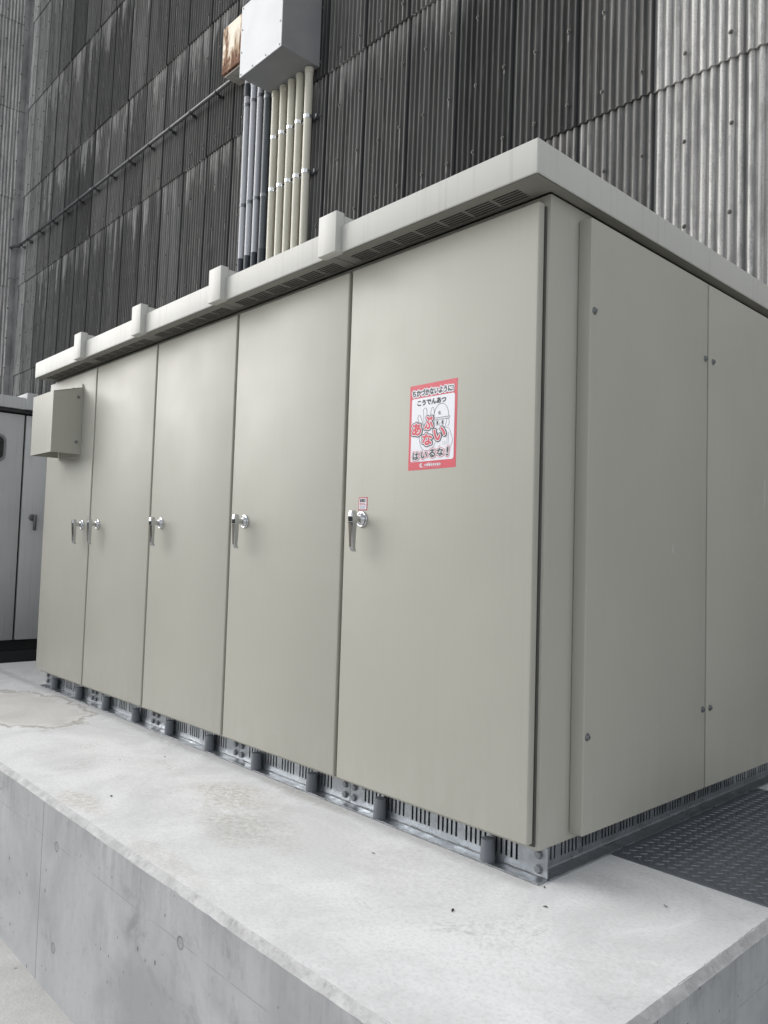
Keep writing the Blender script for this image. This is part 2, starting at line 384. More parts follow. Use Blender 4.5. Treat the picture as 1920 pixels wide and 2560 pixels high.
def axes(d):
    d = d.normalized(); t = Vector((0, 0, 1)) if abs(d.z) < .9 else Vector((1, 0, 0))
    a = d.cross(t).normalized(); return a, d.cross(a).normalized()
def lathe(bm, p, d, prof, n=24, mi=0, ph=0.0, cap=True):
    """prof: (distance along d, radius) pairs"""
    p = Vector(p); d = Vector(d).normalized(); a, b = axes(d); prev = None
    for i, (t, r) in enumerate(prof):
        cur = ring(bm, p+d*t, a, b, max(r, 1e-5), n, ph)
        if prev:
            for j in range(n): bm.faces.new((prev[j], prev[(j+1) % n], cur[(j+1) % n], cur[j])).material_index = mi
        elif cap: bm.faces.new(list(reversed(cur))).material_index = mi
        prev = cur
    if cap: bm.faces.new(prev).material_index = mi
def tube(bm, pts, r, n=12, mi=0):
    pts = [Vector(p) for p in pts]; prev = None
    up = None
    for i, p in enumerate(pts):
        d = (pts[min(i+1, len(pts)-1)] - pts[max(i-1, 0)]).normalized()
        if up is None: a, b = axes(d); up = b
        a = up.cross(d).normalized(); b = d.cross(a).normalized(); up = b
        cur = ring(bm, p, a, b, r if not isinstance(r, (list, tuple)) else r[i], n)
        if prev:
            for j in range(n): bm.faces.new((prev[j], prev[(j+1) % n], cur[(j+1) % n], cur[j])).material_index = mi
        else: bm.faces.new(list(reversed(cur))).material_index = mi
        prev = cur
    bm.faces.new(prev).material_index = mi
def perforated(bm, us, vs_, hole, fn, th, mi=0):
    """sheet in cells us x vs_, thickness th; hole(i,j) leaves a real opening; fn(u,v,w)->point"""
    cache = {}
    def V(i, j, k):
        if (i, j, k) not in cache: cache[(i, j, k)] = bm.verts.new(fn(us[i], vs_[j], th*k))
        return cache[(i, j, k)]
    nu, nv = len(us)-1, len(vs_)-1
    sol = lambda i, j: 0 <= i < nu and 0 <= j < nv and not hole(i, j)
    for i in range(nu):
        for j in range(nv):
            if not sol(i, j): continue
            bm.faces.new((V(i, j, 0), V(i+1, j, 0), V(i+1, j+1, 0), V(i, j+1, 0)))
            bm.faces.new((V(i, j+1, 1), V(i+1, j+1, 1), V(i+1, j, 1), V(i, j, 1)))
            for (di, dj, a, b) in ((-1, 0, (i, j), (i, j+1)), (1, 0, (i+1, j+1), (i+1, j)), (0, -1, (i+1, j), (i, j)), (0, 1, (i, j+1), (i+1, j+1))):
                if not sol(i+di, j+dj):
                    bm.faces.new((V(*a, 0), V(*b, 0), V(*b, 1), V(*a, 1)))
def hexbolt(bm, p, d, r=.012, h=.008, washer=.016):
    lathe(bm, p, d, ((0, washer), (.002, washer)), 20)
    lathe(bm, Vector(p)+Vector(d)*.002, d, ((0, r), (h*.8, r), (h, r*.85)), 6)

# ================================================================ SETTING
GZ = -0.69
bm = BM()
N = 40
xs = [-60, -30, -18, -12, -9, -7] + [-6+.25*i for i in range(45)] + [6, 8, 12, 20, 40, 80]
ys = [-60, -30, -15, -8, -5, -3.5] + [-3+.25*i for i in range(28)] + [6, 12, 30, 60]
g = [[bm.verts.new((x, y, GZ + (.008*math.sin(3*x+1)*math.cos(2.3*y) if abs(x) < 6 else 0))) for y in ys] for x in xs]
for i in range(len(xs)-1):
    for j in range(len(ys)-1): bm.faces.new((g[i][j], g[i+1][j], g[i+1][j+1], g[i][j+1]))
tag(finish('ground', bm, GRD), kind='structure')

# ---- unseen low block added behind the camera to darken reflections on doors and chrome
yb = thing('added_yard_block', 'unseen dark block added across the yard for the cabinet doors to reflect', 'building', loc=(-15, -17, GZ))
def yp(o): o.parent = yb; o.matrix_parent_inverse = Matrix.Translation((15, 17, -GZ)); return o
bm = BM(); box(bm, -46, 9, -24, -16, GZ, 3.9); yp(finish('added_block_body', bm, m_plain('added_block_dark', (.10, .10, .098), .8, 0, .2, 1.5), smooth=False))
bm = BM(); box(bm, -46.2, 9.2, -24.2, -15.7, 3.905, 4.15, .01, 1); yp(finish('roof', bm, DARKIN, smooth=False))  # top of the added unseen block

# ---- concrete platform
PX0, PX1, PY0, PY1 = -5.43, .562, -.808, 2.42
plat = thing('concrete_platform', 'pale cast concrete platform with rough chamfered edge that carries the beige cabinet', 'platform', loc=(PX0, PY0, GZ))
def pl(o): o.parent = plat; o.matrix_parent_inverse = Matrix.Translation((-PX0, -PY0, -GZ)); return o
ch = .0165
bm = BM()
v = [bm.verts.new(p) for p in ((PX0, PY0+ch+.003, 0), (PX1-ch-.003, PY0+ch+.003, 0), (PX1-ch-.003, PY1, 0), (PX0, PY1, 0))]
bm.faces.new(v); pl(finish('top_slab', bm, CTOP, smooth=False))
bm = BM()
a = [bm.verts.new(p) for p in ((PX0, PY0, GZ-.05), (PX1, PY0, GZ-.05), (PX1, PY1, GZ-.05), (PX0, PY1, GZ-.05))]
b = [bm.verts.new(p) for p in ((PX0, PY0, -ch), (PX1, PY0, -ch), (PX1, PY1, -ch), (PX0, PY1, -.003))]
b[0].co.z = b[3].co.z = -ch
for i in range(4): bm.faces.new((a[i], a[(i+1) % 4], b[(i+1) % 4], b[i]))
# back and left rims up to the top
c4 = [bm.verts.new(p) for p in ((PX0, PY0+ch, -.0005), (PX0, PY1, -.0005), (PX1-ch, PY1, -.0005))]
bm.faces.new((b[0], c4[0], c4[1], b[3])); bm.faces.new((b[3], c4[1], c4[2], b[2]))
pl(finish('side_face', bm, CFORM, smooth=False))
def chamfer(p0, p1, out, n):
    bm = BM(); p0 = Vector(p0); p1 = Vector(p1); rows = []
    rnd = random.Random(3 + n); K = 5; ph = [rnd.uniform(0, 6) for _ in range(8)]
    slow = lambda t, q: sum(math.sin(t*f_ + ph[(q+i) % 8])*a_ for i, (f_, a_) in enumerate(((9, .5), (23, .35), (61, .25), (140, .2))))
    for i in range(n+1):
        t = i/n*(p1-p0).length; c = p0.lerp(p1, i/n); row = []
        for j in range(K+1):
            f = j/K
            q = c + out*(ch*(f-1)) + Vector((0, 0, -ch*f))
            jit = (rnd.random()-.5)*.0016 + slow(t, j)*.0007
            if j == 0: q += out*(-.0045 + abs(slow(t, 1))*-.0022 - (rnd.random() < .06)*.003); q.z = .0012
            elif j == K: q.z += slow(t, 5)*.0016 + (rnd.random()-.5)*.001; q += out*.0012
            else: q += (out + Vector((0, 0, 1))).normalized()*(jit - .0006 - (rnd.random() < .035)*.004)
            row.append(bm.verts.new(q))
        rows.append(row)
    for i in range(n):
        for j in range(K): bm.faces.new((rows[i][j], rows[i+1][j], rows[i+1][j+1], rows[i][j+1]))
    return pl(finish('chamfered_edge', bm, CHAM, smooth=True, angle=50))
chamfer((PX0, PY0, 0), (PX1, PY0, 0), Vector((0, -1, 0)), 900)
chamfer((PX1, PY0, 0), (PX1, PY1, 0), Vector((1, 0, 0)), 480)

# ---- chequer plate
cp = thing('chequer_plate', 'dark grey steel chequer plate set into the platform beside the cabinet', 'steel plate')
bm = BM(); qx0, qx1, qy0, qy1 = .0062, .535, .441, 1.66
box(bm, qx0, qx1, qy0, qy1, -.004, .004, .0012, 1)
finish('plate', bm, PLATEM, cp)
bm = BM()
def lozenge(cx, cy, ang):
    L, W, H = .0150, .0042, .0024; ca, sa = math.cos(ang), math.sin(ang); z0 = .0039
    T = lambda a, b, z: bm.verts.new((cx+a*ca-b*sa, cy+a*sa+b*ca, z))
    o = [T(L, 0, z0), T(L*.4, W, z0), T(-L*.4, W, z0), T(-L, 0, z0), T(-L*.4, -W, z0), T(L*.4, -W, z0)]
    i_ = [T(L*.72, 0, z0+H), T(L*.3, W*.4, z0+H), T(-L*.3, W*.4, z0+H), T(-L*.72, 0, z0+H), T(-L*.3, -W*.4, z0+H), T(L*.3, -W*.4, z0+H)]
    for q in range(6): bm.faces.new((o[q], o[(q+1) % 6], i_[(q+1) % 6], i_[q]))
    bm.faces.new(i_)
i = 0
for ix in range(-1, 28):
    for iy in range(0, 64):
        if (ix+iy) % 2: continue
        cx, cy = .078+.02*(ix-2), .445+.02*(iy)
        if not (qx0+.012 < cx < qx1-.012 and qy0+.012 < cy < qy1-.012): continue
        lozenge(cx, cy, PI/4 if ix % 2 == 0 else -PI/4)
finish('raised_pattern', bm, m_plain('glint_tread', (.20, .215, .235), .3, .45, .2, 30), cp, smooth=False)  # bars lighter than the plate; sky glints put into their colour

# ================================================================ FACTORY BUILDING (corrugated L of two walls)
WD = 3.2; WX = -15.74; PITCHW = .0655; SW = .655
bld = thing('factory_building', 'tall dark corrugated factory walls behind the cabinets, meeting in a corner at left', 'building', loc=(WX, WD, GZ))
def bp(o): o.parent = bld; o.matrix_parent_inverse = Matrix.Translation((-WX, -WD, -GZ)); return o
LAPS = [-1.23 + 1.89*i for i in range(0, 9)]      # 0.66, 2.55, 4.44, 6.33 ...
def build_wall(name, u0s, fn, lightfn, rows, seg):
    bm = BM(); uvl = bm.loops.layers.uv.new('UVMap')
    la = bm.verts.layers.float.new('light'); lt = bm.verts.layers.float.new('tone'); lr = bm.verts.layers.float.new('ridge'); lc = bm.verts.layers.float.new('clean'); lq = bm.verts.layers.float.new('side')
    uvof = {}
    rnd = random.Random(11)
    for ci, u0 in enumerate(u0s):
        coloff = rnd.uniform(-.0012, .0012)
        for r in range(rows):
            zb = LAPS[r] + rnd.uniform(-.006, .006); zt = LAPS[r+1] + .05
            lgt, cl = lightfn(ci, u0, r); tone = rnd.random()**1.8
            n = 10*seg; grid = []
            for (z, dy) in ((zb+.002, +.006), (zb, -.0230), (zt, 0.0)):
                row = []
                for s in range(n+1+1):
                    if s <= n: uu = u0 + SW*s/n + (.004 if s == n else 0); back = 0
                    else: uu = u0 + SW + .004; back = .009
                    ph = math.cos(2*PI*(uu + .785)/PITCHW)
                    q = (s/n) if s <= n else 1
                    y = -ph*.0112 + dy - .007*q + back + coloff
                    vv = bm.verts.new(fn(uu, y, z)); vv[la] = lgt; vv[lt] = tone; vv[lr] = .5+.5*ph; vv[lc] = cl; vv[lq] = 0.0 if dy > .001 and z < zb+.01 else q  # lip underside takes the dark edge tone, painted as shade
                    uvof[vv] = (uu, z); row.append(vv)
                grid.append(row)
            for a_ in range(2):
                for s in range(n+1):
                    f = bm.faces.new((grid[a_][s], grid[a_][s+1], grid[a_+1][s+1], grid[a_+1][s]))
                    for l in f.loops: l[uvl].uv = uvof[l.vert]
    me = bpy.data.meshes.new(name); bm.to_mesh(me); bm.free()
    me.materials.append(WALLM)
    me.polygons.foreach_set('use_smooth', [True]*len(me.polygons)); me.set_sharp_from_angle(angle=math.radians(50))
    o = bpy.data.objects.new(name, me); COL.objects.link(o)
    return bp(o)
cols_back = [-.70 + SW*k for k in range(-23, 10)]
rl = random.Random(5)
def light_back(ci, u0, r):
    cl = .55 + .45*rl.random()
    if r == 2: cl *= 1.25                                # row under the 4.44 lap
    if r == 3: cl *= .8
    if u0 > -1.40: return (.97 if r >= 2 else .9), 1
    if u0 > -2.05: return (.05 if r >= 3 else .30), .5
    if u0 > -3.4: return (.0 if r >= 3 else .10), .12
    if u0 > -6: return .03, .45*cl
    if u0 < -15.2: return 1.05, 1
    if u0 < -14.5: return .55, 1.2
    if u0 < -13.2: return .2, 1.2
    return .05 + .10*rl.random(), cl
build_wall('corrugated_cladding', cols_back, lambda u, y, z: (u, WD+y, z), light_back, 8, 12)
cols_left = [-.70 + SW*k for k in range(-5, 0)]
def light_left(ci, u0, r): return 1.2 + .2*rl.random(), 1
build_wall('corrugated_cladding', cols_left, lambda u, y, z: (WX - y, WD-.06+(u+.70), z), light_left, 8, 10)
# corner trim strips
bm = BM()
z = -.69
while z < 13.5:
    z1 = z+1.8
    box(bm, WX-.03, WX+.04, WD-.13, WD-.02, z, z1-.006, .008, 2)
    box(bm, WX+.045, WX+.27, WD-.034, WD-.020, z+.1, z1+.09, .006, 2)
    z = z1
bp(finish('corner_trim', bm, TRIM))
# backing so that nothing shows through, roof edge above the frame
bm = BM()
box(bm, WX-2.5, 6, WD+.06, WD+4, GZ, 13.9); box(bm, WX-2.5, WX-.06, WD-3.6, WD+.05, GZ, 13.9)
box(bm, WX-2.6, 6.1, WD-.12, WD+4.1, 13.905, 14.1, .01); 
bp(finish('building_core', bm, DARKIN, smooth=False))
# fixing bolts on the purlin lines
bmp = BM()
lathe(bmp, (0, 0, 0), (0, -1, 0), ((0, .017), (.003, .0165), (.004, .011), (.012, .009), (.015, .004)), 12)
proto = finish('cladding_bolt', bmp, BOLTM)
spots = []
rb = random.Random(4)
for k in range(-46, 5):
    u = -.785 + .3275*k
    for j in range(-4, 16):
        z = 3.358 + .63*j
        if z < .2 or z > 13.4 or u < WX+.2: continue
        q = (((u+.70)/SW) % 1.0); t = ((z-2.55+18.9)/1.89) % 1.0
        y = WD - .0112 - .0230*(1-t) - .007*q
        spots.append((u+rb.uniform(-.01, .01), y, z+rb.uniform(-.02, .02)))
for k in range(0, 10):
    y0 = WD-.06-.085-.3275*k
    for j in range(-4, 16):
        z = 3.358+.63*j
        if .2 < z < 13.4 and y0 > .2: spots.append((WX+.03, y0, z, 1))
from_cam = lambda p: (Vector(p[:3])-Vector(CAM)).length
def in_view(p):
    d = Vector(p[:3]) - Vector(CAM); zz = d.dot(fwd)
    if zz <= 0: return False
    px = FPX*d.dot(r2)/zz + 960; py = 1280 - FPX*d.dot(u2)/zz
    if px < 0 or px > 1920 or py < 0 or py > 1000: return False
    # hidden behind the cabinet's roof line
    if px > 90 and px < 1344: return py < 905 - (px-88)*.4505
    return py < 340 + (px-1344)*.6 if px >= 1344 else True
vis = sorted([p for p in spots if in_view(p)], key=from_cam)
near, rest = vis[:100], vis[100:] + [p for p in spots if not in_view(p)]
first = True
for p in near:
    o = proto if first else proto.copy()
    if not first: COL.objects.link(o)
    first = False
    o.location = p[:3]; bp(o)
    o.rotation_euler = (0, 0, PI/2) if len(p) == 4 else (rb.uniform(-.15, .15), rb.uniform(-3, 3), rb.uniform(-.15, .15))
bm = BM()
for p in rest:
    d = (1, 0, 0) if len(p) == 4 else (0, -1, 0)
    lathe(bm, p[:3], d, ((0, .017), (.004, .012), (.014, .006)), 8)
tag(bp(finish('cladding_bolts', bm, BOLTM)), kind='stuff')

# ================================================================ MAIN CABINET
cab = thing('electrical_cabinet', 'long beige steel electrical cabinet with five doors standing on the concrete platform', 'cabinet')
X = [0, -.9357, -1.7689, -2.5948, -3.4144, -4.2194]
Z0, Z1 = .12, 2.12; BY = .038; BX = -.002; DEP = 2.105; LX = -4.235
ROOF0, ROOF1 = 2.153, 2.264
# body carcass
bm = BM()
box(bm, LX, BX, BY, DEP, .100, ROOF0-.002, .004, 2)
body = finish('cabinet_body', bm, PAINT, cab)
# base frame with real slots
base = None
def slots_cuts(groups, w_):
    us = []
    for (c0, n) in groups:
        for q in range(n): us += [c0+q*.0207-w_/2, c0+q*.0207+w_/2]
    return sorted(us)
bm = BM()
joints = [0.0, -.934, -1.738, -2.578, -3.40, -4.225]
GW = .0088
for s in range(5):
    a0, a1 = joints[s+1]+.0012, joints[s]-.0012
    L = a1-a0; gs = []; xx = a1-.117
    k = 0
    while xx-.083 > a0+.07:
        gs.append((xx-.083, 5)); xx -= .1285; k += 1
    cuts = slots_cuts(gs, GW); us = [a0]+cuts+[a1]
    hole = lambda i, j: j == 1 and i % 2 == 1
    perforated(bm, us, [.006, .032, .088, .0985], hole, lambda u, v, w_: (u, .083+w_, v), .005)
    # fillet and flange
    lathe_pts = [(.083, .0125), (.0822, .0095), (.0795, .0072), (.076, .0064), (.037, .0064), (.035, .0050), (.035, .0004), (.088, .0004)]
    ra = [bm.verts.new((a1 if True else 0, y, z)) for y, z in lathe_pts]; rb_ = [bm.verts.new((a0, y, z)) for y, z in lathe_pts]
    if s == 0:
        for v_, (y, z) in zip(ra, lathe_pts): v_.co.x = a1 - max(0, (.083-y))*.03
    for q in range(len(lathe_pts)-1): bm.faces.new((rb_[q], ra[q], ra[q+1], rb_[q+1]))
    bm.faces.new(ra); bm.faces.new(list(reversed(rb_)))
base = finish('base_channel', bm, GALV, cab)
bm = BM()      # side channel
gs = [(.104+.1215*k, 5) for k in range(0, 16)]
cuts = slots_cuts(gs, GW); us = [.095-.006]+cuts+[DEP-.02]
perforated(bm, us, [.006, .032, .088, .0985], lambda i, j: j == 1 and i % 2 == 1, lambda u, v, w_: (-.047-w_, u, v), .005)
pts = [(-.047, .0125), (-.046, .0095), (-.0435, .0072), (-.040, .0064), (.002, .0064), (.004, .0050), (.004, .0004), (-.05, .0004)]
ra = [bm.verts.new((x, .0895, z)) for x, z in pts]; rb_ = [bm.verts.new((x, DEP-.02, z)) for x, z in pts]
for q in range(len(pts)-1): bm.faces.new((rb_[q], ra[q], ra[q+1], rb_[q+1]))
bm.faces.new(ra); bm.faces.new(list(reversed(rb_)))
base2 = finish('base_channel', bm, GALV, cab)
bm = BM()
box(bm, LX+.02, -.09, DEP-.03, DEP-.02, .0005, .098); box(bm, LX+.02, LX+.025, .09, DEP-.035, .0005, .098)
finish('base_channel', bm, GALV, cab)
bm = BM(); box(bm, LX+.05, -.10, .135, .14, .001, .098); box(bm, -.10, -.095, .141, DEP-.04, .001, .098); finish('slot_shade_panel', bm, BLACKGAP, cab)  # black panels added behind the slots, standing in for the shade inside
bx_bolts = [(-.033, .073), (-.033, .029)]
for j in joints[1:5]: bx_bolts += [(j-.027, .073), (j-.027, .033), (j+.027, .073), (j+.027, .033)]
bx_bolts += [(joints[5]+.03, .073), (joints[5]+.03, .033), (-.213, .094), (-.845, .088)]
bm = BM(); hexbolt(bm, (0, 0, 0), (0, -1, 0), .0125, .009, .0145); hb = finish('bolt', bm, GALVB, base)
for i, (x, z) in enumerate(bx_bolts):
    o = hb if i == 0 else hb.copy()
    if i: COL.objects.link(o)
    o.location = (x, .083, z); o.rotation_euler = (0, random.uniform(0, 1), 0)
# roof: fascia shell open below + soffit grille + joint caps
RX0, RX1, RY0, RY1 = -4.255, .045, -.10, 2.20
bm = BM()
vs = box(bm, RX0, RX1, RY0, RY1, ROOF0, ROOF1, .006, 3)
bmesh.ops.delete(bm, geom=[f for f in bm.faces if f.calc_center_median().z < ROOF0+.0005 and abs(f.normal.z) > .9], context='FACES')
roof = finish('roof', bm, ROOFP, cab)
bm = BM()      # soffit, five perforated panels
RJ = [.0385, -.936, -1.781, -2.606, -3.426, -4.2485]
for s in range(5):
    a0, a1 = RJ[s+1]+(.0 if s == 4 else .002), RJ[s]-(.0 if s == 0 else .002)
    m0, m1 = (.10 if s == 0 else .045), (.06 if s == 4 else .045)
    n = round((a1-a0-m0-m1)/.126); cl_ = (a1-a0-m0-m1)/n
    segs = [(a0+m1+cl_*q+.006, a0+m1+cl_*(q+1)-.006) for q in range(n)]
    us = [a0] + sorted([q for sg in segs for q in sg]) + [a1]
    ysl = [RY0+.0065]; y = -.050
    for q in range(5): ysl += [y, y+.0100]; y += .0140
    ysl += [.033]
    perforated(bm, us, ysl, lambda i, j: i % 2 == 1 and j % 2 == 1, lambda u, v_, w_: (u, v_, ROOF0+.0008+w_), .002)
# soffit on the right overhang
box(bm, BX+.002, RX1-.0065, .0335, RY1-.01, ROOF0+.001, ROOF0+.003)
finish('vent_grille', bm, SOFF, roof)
bm = BM(); box(bm, RX0+.01, RX1-.01, RY0+.012, .03, ROOF0+.016, ROOF0+.02); finish('grille_shade_panel', bm, BLACKGAP, roof)  # black sheet above the grille, so its openings read as shaded
ribx = [(-.99, -.88), (-1.835, -1.725), (-2.662, -2.552), (-3.482, -3.372)]
rp = None
for (a0, a1) in ribx:
    if rp is None:
        bm = BM(); wid = a1-a0
        box(bm, -wid, 0, RY0-.031, RY0+.012, ROOF0-.0015, 2.314, .004, 2)
        box(bm, -wid+.002, -.002, RY0+.0125, RY1-.01, ROOF1-.02, 2.304, .003, 2)
        rp = finish('roof_joint_cap', bm, ROOFP, roof); o = rp
    else: o = rp.copy(); COL.objects.link(o)
    o.location = (a1, 0, 0)
# doors with handles
def door(i):
    a0 = X[i+1]+(.0095 if i < 4 else 0); a1 = X[i]-(.0085 if i else .0185)
    bm = BM(); box(bm, a0, a1, 0, .030, Z0, Z1, .0055, 3)
    d = finish('door', bm, PAINT, cab)
    if i == 0: d['label'] = 'nearest door with the warning stickers'
    return d
doors = [door(i) for i in range(5)]
bm = BM(); box(bm, LX+.006, BX-.0128, .0305, .0375, .112, Z1-.01); finish('door_seal_and_gap_shade', bm, m_plain('gap_shade_gasket', (.085, .083, .078), .8), cab)  # gasket carried out to the post as a dark strip for gap shade
hxs = [-.8215, -1.640, -2.462, -3.288, -3.530]
bm = BM()
lathe(bm, (0, 0, 0), (0, -1, 0), ((0, .0315), (.003, .0315), (.0065, .0295), (.0075, .0265), (.0068, .024), (.0085, .0225), (.013, .0205), (.018, .0155), (.020, .0125), (.042, .0115), (.044, .0115)), 40)
rose0 = finish('handle_rose', bm, CHROME, doors[0], 28)
bm = BM()
def lever(bm):
    # (z, half width, y front, y back)
    st = [(.031, .004, -.0625, -.047), (.0285, .0085, -.066, -.045), (.020, .0115, -.069, -.043), (.004, .0132, -.070, -.043), (-.012, .0135, -.069, -.044),
          (-.014, .0132, -.0675, -.044), (-.06, .0112, -.0645, -.044), (-.105, .0092, -.0615, -.0445), (-.113, .0088, -.0605, -.0435), (-.120, .0085, -.0570, -.0400), (-.1245, .0075, -.0500, -.0370)]
    prev = None
    for (z, h, yf, yb) in st:
        p = [(-h, yb, z), (-h, yf+.004, z), (-h*.55, yf, z), (h*.55, yf, z), (h, yf+.004, z), (h, yb, z)]
        cur = [bm.verts.new(q) for q in p]
        if prev:
            for j in range(6): bm.faces.new((prev[j], prev[(j+1) % 6], cur[(j+1) % 6], cur[j]))
        else: bm.faces.new(cur)
        prev = cur
    bm.faces.new(list(reversed(prev)))
    prev = None
    for (z, h, yf) in ((-.017, .0072, -.0688), (-.06, .0060, -.0662), (-.107, .0048, -.0628)):
        cur = [bm.verts.new(q) for q in ((-h, yf+.006, z), (-h, yf, z), (h, yf, z), (h, yf+.006, z))]
        if prev:
            for j in range(4): bm.faces.new((prev[j], prev[(j+1) % 4], cur[(j+1) % 4], cur[j])).material_index = 1
        else: bm.faces.new(cur).material_index = 1
        prev = cur
    bm.faces.new(prev).material_index = 1
lever(bm)
lev0 = finish('handle_lever', bm, [CHROME, GRIP], doors[0], 25)
for i in range(5):
    tilt = (0, .02, -.025, .012, -.015)[i]
    for src in (rose0, lev0):
        o = src if i == 0 else src.copy()
        if i: COL.objects.link(o); o.parent = doors[i]
        o.location = (hxs[i], 0, 1.12)
        if src is lev0: o.location.x += .008; o.rotation_euler = (0, tilt, 0)
# side panels with screws
PXF = .049
panels = []
for (y0, y1) in ((.194, 1.0385), (1.0495, 1.893)):
    bm = BM(); box(bm, BX+.001, PXF, y0, y1, .1235, 2.1085, .0045, 3)
    panels.append(finish('side_panel', bm, PAINT, cab))
bm = BM()
lathe(bm, (0, 0, 0), (1, 0, 0), ((0, .0125), (.0015, .0125), (.0025, .011), (.003, .0085), (.005, .0083), (.0085, .0065), (.0095, .003)), 20)
box(bm, .0094, .0100, -.0006, .0006, -.003, .003, mi=1); box(bm, .0094, .0101, -.003, .003, -.0006, .0006, mi=1)
scw = finish('panel_screw', bm, [CLAMPD, DARKIN], panels[0])
for i, (y, z, p) in enumerate(((.216, 1.802, 0), (.213, .430, 0), (1.018, 1.801, 0), (1.086, 1.801, 1), (1.016, .427, 0), (1.080, .427, 1))):
    o = scw if i == 0 else scw.copy()
    if i: COL.objects.link(o)
    o.parent = panels[p]; o.location = (PXF, y, z); o.rotation_euler = (random.uniform(0, 3), 0, 0)
# paint scratches on the panels
bm = BM()
for (y, za, zb) in ((.767, 1.025, 1.055), (1.612, 1.244, 1.37), (1.438, 1.152, 1.157), (.628, .642, .646)):
    box(bm, PXF-.0005, PXF+.0003, y-.0009, y+.0009, za, zb)
finish('paint_scratch', bm, SWHITE, panels[0])

# ---- hooded cover box on the farthest door
cb = thing('cover_box', 'beige sheet-metal cover box screwed to the farthest cabinet door', 'box')
bm = BM()
bx0, bx1, by = -3.985, -3.62, -.19
def slab(quad, off, bev=.0008):
    """thin folded-steel sheet: a quad pushed by off"""
    a_ = [bm.verts.new(p) for p in quad]; b_ = [bm.verts.new(Vector(p)+Vector(off)) for p in quad]
    bm.faces.new(a_); bm.faces.new(list(reversed(b_)))
    for q in range(4): bm.faces.new((a_[q], b_[q], b_[(q+1) % 4], a_[(q+1) % 4]))
slab(((bx0, by, 1.576), (bx1, by, 1.576), (bx1, by, 1.966), (bx0, by, 1.966)), (0, .002, 0))
for xx, o_ in ((bx0, .002), (bx1-.002, .002)):
    slab(((xx, by+.0021, 1.576), (xx, -.009, 1.578), (xx, -.009, 2.013), (xx, by+.0021, 1.9645)), (o_, 0, 0))
slab(((bx0, by, 1.9662), (bx1, by, 1.9662), (bx1, -.009, 2.0165), (bx0, -.009, 2.0165)), (0, 0, .002))
finish('cover', bm, PAINT, cb)
bm = BM(); box(bm, bx0+.004, bx1-.004, -.0085, -.0015, 1.560, 2.008, .002, 1); box(bm, bx1+.001, bx1+.0035, -.012, -.0015, 1.578, 2.038)
finish('mounting_plate', bm, PAINT, cb)
bm = BM(); lathe(bm, (0, 0, 0), (1, 0, 0), ((0, .010), (.003, .010), (.007, .007), (.008, .002)), 14); s0 = finish('cover_screw', bm, CLAMPD, cb)
for i, (x, y, z) in enumerate(((bx1, -.032, 1.95), (bx1, -.032, 1.655), (bx1-.04, -.05, 2.006))):
    o = s0 if i == 0 else s0.copy()
    if i: COL.objects.link(o)
    o.location = (x, y, z)
    if i == 2: o.rotation_euler = (0, -PI/2, 0)

# ---- anchor caps
capx = [-.214, -.734, -1.149, -1.556, -1.965, -2.378, -2.769, -3.179, -3.591, -4.007]
words = ['grey rubber cap nearest the camera, on the base channel by the cabinet corner',
         'grey rubber cap below the nearest door, second from the cabinet corner',
         'grey rubber cap just left of the nearest door gap, third from the cabinet corner',
         'grey rubber cap under the middle of the second door, fourth from the corner',
         'grey rubber cap by the second and third door gap, fifth from the corner',
         'grey rubber cap under the third door, sixth from the near corner',
         'grey rubber cap just left of the third and fourth door gap, seventh from the corner',
         'grey rubber cap under the fourth door, third from the far end',
         'grey rubber cap by the last door gap, second from the far end',
         'smallest looking grey rubber cap at the far left end of the base channel']
bm = BM(); lathe(bm, (0, 0, 0), (.015, .0, 1), ((0, .0245), (.004, .0248), (.066, .0215), (.070, .0207), (.0715, .018)), 28)
cap0 = finish('anchor_cap', bm, RUB)
for i, x in enumerate(capx):
    o = cap0 if i == 0 else cap0.copy()
    if i: COL.objects.link(o)
    o.location = (x-.002, .0590, .0066); o.rotation_euler = (random.uniform(-.05, .05), random.uniform(-.05, .05), random.uniform(0, 6))
    tag(o, words[i], 'cap', 'anchor bolt caps along the base channel')

# ================================================================ OLD GREY CABINET on its plinth
oc = thing('old_cabinet', 'older grey metal cabinet with a small rounded window standing at the far left', 'cabinet')
FX = -6.2
bm = BM(); box(bm, FX-1.3, FX-.04, -1.3, 2.4, .095, 2.235, .004, 1); finish('cabinet_body', bm, OLDP, oc)
od = []
for (y0, y1) in ((-.42, .471), (.489, 1.36)):
    bm = BM(); box(bm, FX-.035, FX, y0, y1, .096, 2.19, .006, 2); od.append(finish('door', bm, OLDP, oc))
bm = BM(); box(bm, FX-.035, FX, -1.29, -.438, .096, 2.19, .006, 2); finish('door', bm, OLDP, oc)
bm = BM(); box(bm, FX-.039, FX-.034, -1.28, 2.35, .1, 2.234); box(bm, FX-.03, FX+.03, -1.3, 2.4, 2.205, 2.236); finish('door_seal_and_gap_shade', bm, BLACKGAP, oc)
bm = BM(); box(bm, FX-1.35, FX+.055, -1.35, 2.45, 2.237, 2.345, .006, 2); orf = finish('roof', bm, OLDP, oc)
bm = BM(); box(bm, FX-1.36, FX+.085, .455, .555, 2.237, 2.392, .004, 2); finish('roof_joint_cap', bm, OLDP, orf)
bm = BM(); box(bm, FX-1.25, FX-.05, -1.25, 2.35, -.003, .094); finish('base_frame', bm, BLACKGAP, oc)
